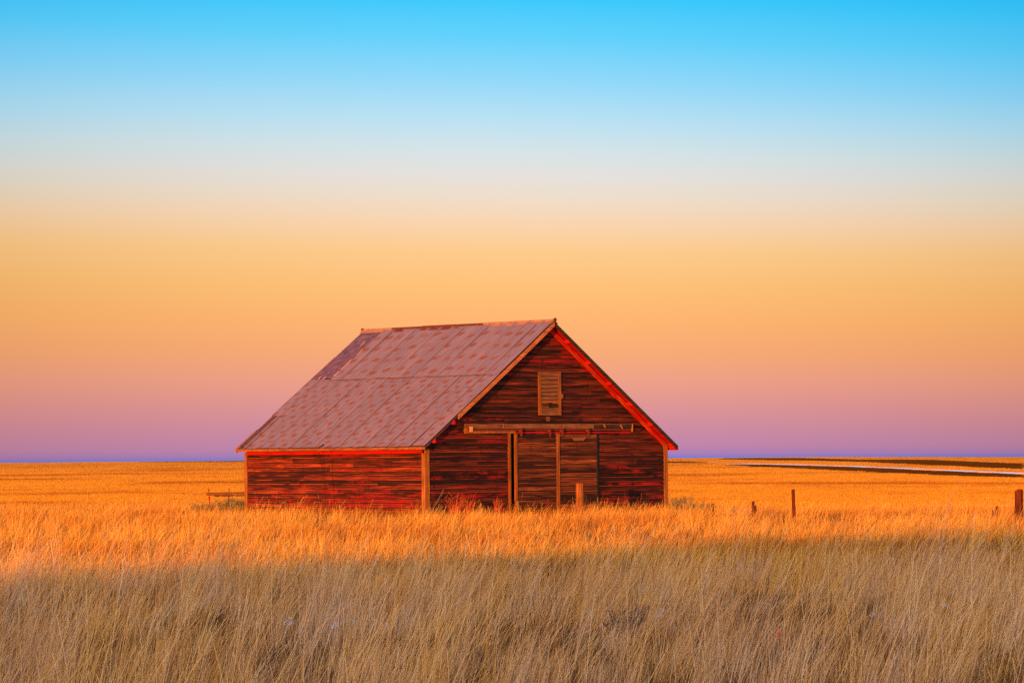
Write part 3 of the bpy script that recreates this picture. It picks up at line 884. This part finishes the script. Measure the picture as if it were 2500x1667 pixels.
# ------------------------------------------------------------------ grass tufts
def tuft_mesh(name, blades, radius, hmin, hmax, width, seed, lean=.22, segs=3, stems=0.0, spread=.34):
    g = np.random.default_rng(seed)
    V = []; Fc = []; T = []
    for _ in range(blades):
        a = g.uniform(0, 2 * math.pi); r_ = radius * math.sqrt(g.uniform(0, 1))
        x0, y0 = r_ * math.cos(a), r_ * math.sin(a)
        h = g.uniform(hmin, hmax) ; w = width * g.uniform(.6, 1.3)
        isstem = g.uniform() < stems
        if isstem: h *= g.uniform(1.25, 1.7); w *= .7
        ln = lean * g.normal(1.0, .75) + .5 * x0; ly = .15 * g.normal() + .5 * y0
        cv = g.uniform(.8, 2.2)
        fa = g.uniform(0, math.pi); fx, fy = math.cos(fa), math.sin(fa) * .6
        tint = min(1, max(0, g.normal(.56, spread)))
        k = len(V)
        for s in range(segs + 1):
            t = s / segs
            bend = t ** cv
            cx_, cy_, cz = x0 + h * ln * bend, y0 + h * ly * bend, h * t * (1 - .12 * bend)
            ww = w * (1 - .75 * t) if not isstem else w * (1 + (1.2 if s == segs else 0) - .3 * t)
            if s == segs: ww *= .5
            V.append((cx_ - fx * ww / 2, cy_ - fy * ww / 2, cz)); V.append((cx_ + fx * ww / 2, cy_ + fy * ww / 2, cz))
            T += [tint, tint]
        for s in range(segs):
            Fc.append((k + 2 * s, k + 2 * s + 1, k + 2 * s + 3, k + 2 * s + 2))
    me = bpy.data.meshes.new(name); me.from_pydata(V, [], Fc)
    at_ = me.attributes.new('tint', 'FLOAT', 'POINT'); at_.data.foreach_set('value', np.array(T, dtype=np.float32))
    return me

def tuft_collection(name, n, mat, **kw):
    c = bpy.data.collections.new(name)
    for i in range(n):
        me = tuft_mesh(name + '_tuft', seed=kw['seed0'] + i, **{k: v for k, v in kw.items() if k != 'seed0'})
        me.materials.append(mat)
        o = bpy.data.objects.new(name + '_tuft', me); c.objects.link(o)
    return c

def scatter(name, coll, nvar, P, rot, scl, mat, label_kind='stuff'):
    me = bpy.data.meshes.new(name)
    me.vertices.add(len(P)); me.vertices.foreach_set('co', P.astype(np.float32).ravel())
    a = me.attributes.new('rot', 'FLOAT_VECTOR', 'POINT'); a.data.foreach_set('vector', rot.astype(np.float32).ravel())
    a = me.attributes.new('scl', 'FLOAT_VECTOR', 'POINT'); a.data.foreach_set('vector', scl.astype(np.float32).ravel())
    a = me.attributes.new('pick', 'INT', 'POINT'); a.data.foreach_set('value', nrng.integers(0, nvar, len(P)).astype(np.int32))
    me.materials.append(mat)
    o = bpy.data.objects.new(name, me); COL.objects.link(o)
    t = bpy.data.node_groups.new(name + '_scatter', 'GeometryNodeTree')
    t.interface.new_socket('Geometry', in_out='INPUT', socket_type='NodeSocketGeometry')
    t.interface.new_socket('Geometry', in_out='OUTPUT', socket_type='NodeSocketGeometry')
    N = t.nodes; gi = N.new('NodeGroupInput'); go = N.new('NodeGroupOutput')
    mp = N.new('GeometryNodeMeshToPoints'); ip = N.new('GeometryNodeInstanceOnPoints'); ci = N.new('GeometryNodeCollectionInfo')
    ci.inputs['Collection'].default_value = coll; ci.inputs['Separate Children'].default_value = True; ci.inputs['Reset Children'].default_value = True
    def na(nm, ty):
        n = N.new('GeometryNodeInputNamedAttribute'); n.data_type = ty; n.inputs[0].default_value = nm; return n.outputs[0]
    e2r = N.new('FunctionNodeEulerToRotation')
    t.links.new(gi.outputs[0], mp.inputs['Mesh']); t.links.new(mp.outputs[0], ip.inputs['Points'])
    t.links.new(ci.outputs[0], ip.inputs['Instance']); ip.inputs['Pick Instance'].default_value = True
    t.links.new(na('pick', 'INT'), ip.inputs['Instance Index'])
    t.links.new(na('rot', 'FLOAT_VECTOR'), e2r.inputs[0]); t.links.new(e2r.outputs[0], ip.inputs['Rotation'])
    t.links.new(na('scl', 'FLOAT_VECTOR'), ip.inputs['Scale'])
    t.links.new(ip.outputs[0], go.inputs[0])
    md = o.modifiers.new('scatter', 'NODES'); md.node_group = t
    tag(o, kind='stuff')
    return o

def vnoise(x, y, sx, sy, seed=0.0):
    return np.array([noise.noise(Vector((a / sx + seed, b / sy, seed * .7))) for a, b in zip(x, y)])

def band(n, y0, y1, power, widen=1.15, extra=4.0):
    """random ground points inside the widened view wedge between two distances"""
    u_ = nrng.uniform(0, 1, n)
    if power == 2: y = np.sqrt(y0 ** 2 + u_ * (y1 ** 2 - y0 ** 2))          # even per square metre
    else: y = y0 * (y1 / y0) ** u_                                           # thinning with 1/distance^2
    x = nrng.uniform(-1, 1, n) * (.1475 * widen * y + extra)
    return x, y

def in_barn(x, y, pad=.0):
    c, s = math.cos(-YAW), math.sin(-YAW)
    dx_, dy_ = x - BX, y - BY
    lx, ly = dx_ * c - dy_ * s, dx_ * s + dy_ * c
    return (lx > -pad) & (lx < BW + pad) & (ly > -pad) & (ly < BL + pad), lx, ly

cA = tuft_collection('near_grass', 9, M_grass, blades=34, radius=.085, hmin=.16, hmax=.56, width=.0048, seed0=10, lean=.26, segs=4, stems=.10)
cU = tuft_collection('low_thatch', 5, M_thatch, blades=44, radius=.24, hmin=.04, hmax=.17, width=.008, seed0=110, lean=.5, segs=2)
cV = tuft_collection('low_field_thatch', 5, M_thatch, blades=44, radius=.40, hmin=.05, hmax=.17, width=.016, seed0=130, lean=.5, segs=2)
cB = tuft_collection('field_grass', 6, M_grass_lit, blades=36, radius=.24, hmin=.14, hmax=.42, width=.0095, seed0=40, lean=.28, segs=3, stems=.08)
cC = tuft_collection('far_grass', 5, M_grass_far, blades=60, radius=1.3, hmin=.22, hmax=.40, width=.07, seed0=70, lean=.2, segs=2, spread=.17)
cT = tuft_collection('tall_stems', 4, M_grass_lit, blades=7, radius=.16, hmin=.34, hmax=.70, width=.008, seed0=90, lean=.25, segs=3, stems=.0, spread=.2)

BARE = [(-4.6, 27.5, .7, .9), (-2.9, 33.0, .6, 1.2), (3.3, 29.2, .7, 1.0), (4.2, 35.0, .8, 1.5), (3.9, 27.0, .6, .8), (.2, 28.5, .5, .8), (2.9, 41.0, .9, 2.0), (1.05, 33.2, .8, 1.6), (-1.9, 30.2, 1.0, 1.2), (-3.1, 29.5, .8, 1.0), (2.2, 30.0, .5, .9), (-5.0, 31.0, .9, 1.2)]
# near, shaded grass
x, y = band(6000, 21.5, 50, 2)
nz = vnoise(x, y, 1.9, 3.2, 3.1) + .5 * vnoise(x, y, .6, 1.1, 8.2)
nz2 = vnoise(x, y, .33, .5, 4.4)
hs = (1.0 + .5 * nz) * (1 + .65 * nz2)
keep = nrng.uniform(0, 1, len(x)) < (.66 + 1.4 * nz + 1.1 * nz2)
for bx_, by_, rx, ry in BARE:
    d = ((x - bx_) / rx) ** 2 + ((y - by_ + ry * .4) / ry) ** 2
    hs = np.where(d < 1, hs * (.45 + .5 * d), hs)
x, y, hs = x[keep], y[keep], hs[keep]
z = terrain(x, y) - .01
rot = np.stack([nrng.normal(0, .07, len(x)), nrng.normal(0.03, .09, len(x)), nrng.normal(0, .45, len(x))], 1)
sc = np.stack([nrng.uniform(.8, 1.3, len(x))] * 2 + [hs * nrng.uniform(.85, 1.2, len(x))], 1)
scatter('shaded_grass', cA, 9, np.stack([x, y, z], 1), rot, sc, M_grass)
x, y = band(6500, 21.5, 58, 2)
n_ = len(x)
scatter('shaded_thatch', cU, 5, np.stack([x, y, terrain(x, y) - .01], 1), np.stack([np.zeros(n_), np.zeros(n_), nrng.uniform(0, 6.28, n_)], 1),
        np.stack([nrng.uniform(.8, 1.4, n_)] * 3, 1), M_thatch)
x, y = band(9500, 52, 150, 2)
k_ = ~in_barn(x, y, .1)[0]; x, y = x[k_], y[k_]; n_ = len(x)
scatter('field_thatch', cV, 5, np.stack([x, y, terrain(x, y) - .01], 1), np.stack([np.zeros(n_), np.zeros(n_), nrng.uniform(0, 6.28, n_)], 1),
        np.stack([nrng.uniform(.8, 1.4, n_)] * 3, 1), M_thatch)
# middle distance
x, y = band(18000, 43, 150, 2)
nz = vnoise(x, y, 4.5, 8.0, 5.5) + .4 * vnoise(x, y, 1.2, 2.4, 2.2)
nz2 = vnoise(x, y, .8, 1.3, 4.4)
hs = (1.0 + .36 * nz) * (1 + .5 * nz2)
ib, lx, ly = in_barn(x, y, .05)
near_wall = (in_barn(x, y, 1.4)[0])
keep = (~ib) & (nrng.uniform(0, 1, len(x)) < .85 + .9 * nz + .8 * nz2)
hs = np.where(near_wall, hs * .8, hs)
x, y, hs = x[keep], y[keep], hs[keep]
z = terrain(x, y) - .01
rot = np.stack([nrng.normal(0, .07, len(x)), nrng.normal(0.03, .08, len(x)), nrng.normal(0, .5, len(x))], 1)
sc = np.stack([nrng.uniform(.8, 1.3, len(x))] * 2 + [hs * nrng.uniform(.85, 1.2, len(x))], 1)
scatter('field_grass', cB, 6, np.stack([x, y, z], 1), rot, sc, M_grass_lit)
# taller stems standing against the walls
n1, n2_ = 170, 150
lx1 = np.concatenate([nrng.uniform(-1.1, -.12, n1), nrng.uniform(.0, BW + .6, n2_)])
ly1 = np.concatenate([nrng.uniform(-.4, BL + .3, n1), nrng.uniform(-1.1, -.15, n2_)])
c_, s_ = math.cos(YAW), math.sin(YAW)
x = BX + lx1 * c_ - ly1 * s_; y = BY + lx1 * s_ + ly1 * c_; n_ = len(x)
scatter('wall_stems', cT, 4, np.stack([x, y, terrain(x, y) - .01], 1), np.stack([nrng.normal(0, .06, n_), nrng.normal(.03, .08, n_), nrng.normal(0, .5, n_)], 1),
        np.stack([np.ones(n_), np.ones(n_), nrng.uniform(.7, 1.1, n_)], 1), M_grass_lit)
# far prairie
x, y = band(75000, 145, 3000, 1, 1.12, 10)
keep = np.ones(len(x), bool)
for pl in FIELD_POLYS: keep &= ~inside(pl, x, y)
x, y = x[keep], y[keep]
nz = vnoise(x, y, 40, 70, 1.5)
z = terrain(x, y) - .01
rot = np.stack([np.zeros(len(x)), np.zeros(len(x)), nrng.uniform(0, 6.28, len(x))], 1)
w = np.clip(y / 420, .55, 4.5)
sc = np.stack([w, w, (1.0 + .25 * nz) * nrng.uniform(.85, 1.15, len(x))], 1)
scatter('prairie_grass', cC, 5, np.stack([x, y, z], 1), rot, sc, M_grass_far)

# ------------------------------------------------------------------ tall stems along the walls and odd weeds
def weed_mesh(name, h, spread, n, seed, width=.010, leaf=0.0, branch=4):
    g = random.Random(seed); V = []; Fc = []
    def ribbon(p0, p1, w0, w1):
        d = Vector(p1) - Vector(p0); s_ = d.cross(Vector((g.uniform(-.3, .3), 1, 0))).normalized()
        k = len(V); a, b_ = Vector(p0), Vector(p1)
        V.extend([tuple(a - s_ * w0 / 2), tuple(a + s_ * w0 / 2), tuple(b_ + s_ * w1 / 2), tuple(b_ - s_ * w1 / 2)])
        Fc.append((k, k + 1, k + 2, k + 3))
    for _ in range(n):
        a = g.uniform(0, 6.28); r_ = g.uniform(0, spread * .35)
        p = Vector((r_ * math.cos(a), r_ * math.sin(a), 0))
        top = Vector((p.x + spread * g.uniform(-.8, 1.1), p.y + spread * g.uniform(-.6, .6), h * g.uniform(.5, 1.0)))
        mid_ = (p + top) / 2 + Vector((g.uniform(-.04, .04), 0, .05))
        ribbon(p, mid_, width, width * .8); ribbon(mid_, top, width * .8, width * .35)
        for _b in range(branch):
            f = g.uniform(.3, 1); q = mid_.lerp(top, f) if g.random() < .6 else p.lerp(mid_, f)
            e_ = q + Vector((g.uniform(-.10, .12), g.uniform(-.08, .08), g.uniform(.02, .12))) * (h * 2)
            ribbon(q, e_, width * .5, width * .25)
            if leaf:
                for _l in range(4):
                    c = q.lerp(e_, g.random()); e2 = c + Vector((g.uniform(-1, 1), g.uniform(-1, 1), g.uniform(-.3, 1))) * leaf
                    ribbon(c, e2, leaf * .55, leaf * .2)
    me = bpy.data.meshes.new(name); me.from_pydata(V, [], Fc); return me
M_weed = simple('russet_weed', (.42, .085, .02), .8, .4, 6.0)
M_sage = simple('grey_sage', (.17, .14, .055), .8, .35, 6.0)
M_dusk = simple('dead_brush', (.10, .06, .05), .9, .4, 6.0)
M_fluff = simple('seed_fluff', (.52, .50, .60), .9, .12, 30.0)
M_stalk = simple('pale_stalk', (.42, .26, .12), .8, .3, 10.0)
def plant(name, x, y, me, mat, label, cat):
    o = link(name, me, mat); o.location = (x, y, float(terrain(x, y))); tag(o, label, cat); return o
def barnpt(a, b_): 
    c, s = math.cos(YAW), math.sin(YAW); return BX + a * c - b_ * s, BY + a * s + b_ * c
x_, y_ = barnpt(.62, -.55); plant('dry_weed', x_, y_, weed_mesh('dry_weed', .85, .32, 22, 1), M_weed, 'red brown bushy weed just right of the near barn corner', 'weed')
x_, y_ = barnpt(1.05, -.65); plant('dry_weed', x_, y_, weed_mesh('dry_weed', .80, .22, 16, 2), M_weed, 'second red brown weed, next to the bushy one by the corner', 'weed')
x_, y_ = barnpt(2.35, -.5); plant('dry_weed', x_, y_, weed_mesh('dry_weed', .66, .22, 14, 3), M_weed, 'russet weed against the gable wall left of the door jamb', 'weed')
x_, y_ = barnpt(5.35, -.6); plant('dry_weed', x_, y_, weed_mesh('dry_weed', .60, .12, 6, 4), M_stalk, 'thin straw coloured weed before the middle door post', 'weed')
plant('sagebrush', 5.02, 104.0, weed_mesh('sagebrush', .62, .42, 60, 5, .012, .035, 6), M_sage, 'grey green sagebrush at the right foot of the barn', 'bush')
plant('sagebrush', 5.55, 103.0, weed_mesh('sagebrush', .42, .5, 50, 6, .012, .035, 6), M_sage, 'lower grey green bush trailing off right of the barn', 'bush')
plant('sagebrush', 6.3, 96.0, weed_mesh('sagebrush', .40, .6, 50, 16, .010, .03, 5), M_stalk, 'pale grey bush around the broken post', 'bush')
plant('sagebrush', -9.0, 110.5, weed_mesh('sagebrush', .62, .55, 80, 7, .014, .04, 6), M_sage, 'grey green bush below the low rail left of the barn', 'bush')
plant('sagebrush', -8.5, 110.0, weed_mesh('sagebrush', .58, .5, 70, 8, .014, .04, 6), M_sage, 'grey green bush touching the left end of the barn wall', 'bush')
plant('sagebrush', -9.9, 110.3, weed_mesh('sagebrush', .50, .4, 50, 9, .014, .04, 6), M_sage, 'small green bush under the free end of the low rail', 'bush')
plant('dead_bush', 1.04, 33.6, weed_mesh('dead_bush', .36, .24, 60, 10, .006, .014, 4), M_dusk, 'dark dead bush in the shaded foreground grass', 'bush')
def fluff(x, y, h, s_, seed, label):
    root = empty('seed_plant', (x, y, float(terrain(x, y)))); tag(root, label, 'weed', 'white tufted seed plants in the near grass')
    link('stalk', weed_mesh('stalk', h, .05, 4, seed, .006), M_stalk, root)
    g = random.Random(seed); V = []; Fc = []
    for _ in range(45):
        d = Vector((g.gauss(0, 1), g.gauss(0, 1), g.gauss(0, .8))).normalized() * g.uniform(.2, 1) * s_
        c = Vector((0, 0, h * .85)) + d; e_ = c + Vector((g.uniform(-1, 1), g.uniform(-1, 1), g.uniform(-1, 1))) * s_ * .5
        k = len(V); sd_ = Vector((g.uniform(-1, 1), g.uniform(-1, 1), g.uniform(-1, 1))) * s_ * .25
        V.extend([tuple(c), tuple(c + sd_), tuple(e_)]); Fc.append((k, k + 1, k + 2))
    me = bpy.data.meshes.new('seed_head'); me.from_pydata(V, [], Fc); link('seed_head', me, M_fluff, root)
for i, (x_, y_, h_, s_, lb) in enumerate([
        (1.37, 33.0, .36, .030, 'white seed tuft just right of the dark dead bush'),
        (1.43, 33.2, .39, .028, 'second white seed tuft, furthest right beside the dead bush'),
        (.74, 33.2, .37, .022, 'tiny white seed tuft left of the dark dead bush'),
        (-1.62, 31.5, .35, .050, 'largest white seed clump, left of the middle in the near grass'),
        (-1.45, 31.6, .38, .026, 'small white clump close right of the largest one'),
        (-2.10, 32.4, .34, .055, 'dim grey lilac clump left of the largest white one'),
        (-1.15, 31.5, .33, .040, 'grey lilac clump in the near grass right of the largest white one'),
        (3.42, 33.0, .34, .030, 'pale slanted seed tuft at the right of the near grass'),
        (4.3, 34.6, .36, .035, 'bluish seed tuft nearest the right edge')]):
    fluff(x_, y_, h_, s_, 60 + i, lb)
root = empty('scrap_on_stem', (2.19, 28.7, float(terrain(2.19, 28.7))))
tag(root, 'tiny bright red scrap caught on a stem in the near grass', 'scrap')
m = MB(); m.add([(-.008, 0, .30), (.010, .003, .295), (.014, 0, .345), (.0, .004, .352)], [(0, 1, 2, 3)])
m.add([(-.006, .01, .31), (.010, .013, .30), (.012, .02, .33), (-.004, .018, .335)], [(0, 1, 2, 3)])
m.build('scrap', simple('bright_red', (.75, .015, .008), .5, .1), root)
link('stalk', weed_mesh('stalk', .40, .03, 3, 77, .005, 0, 1), M_stalk, root)
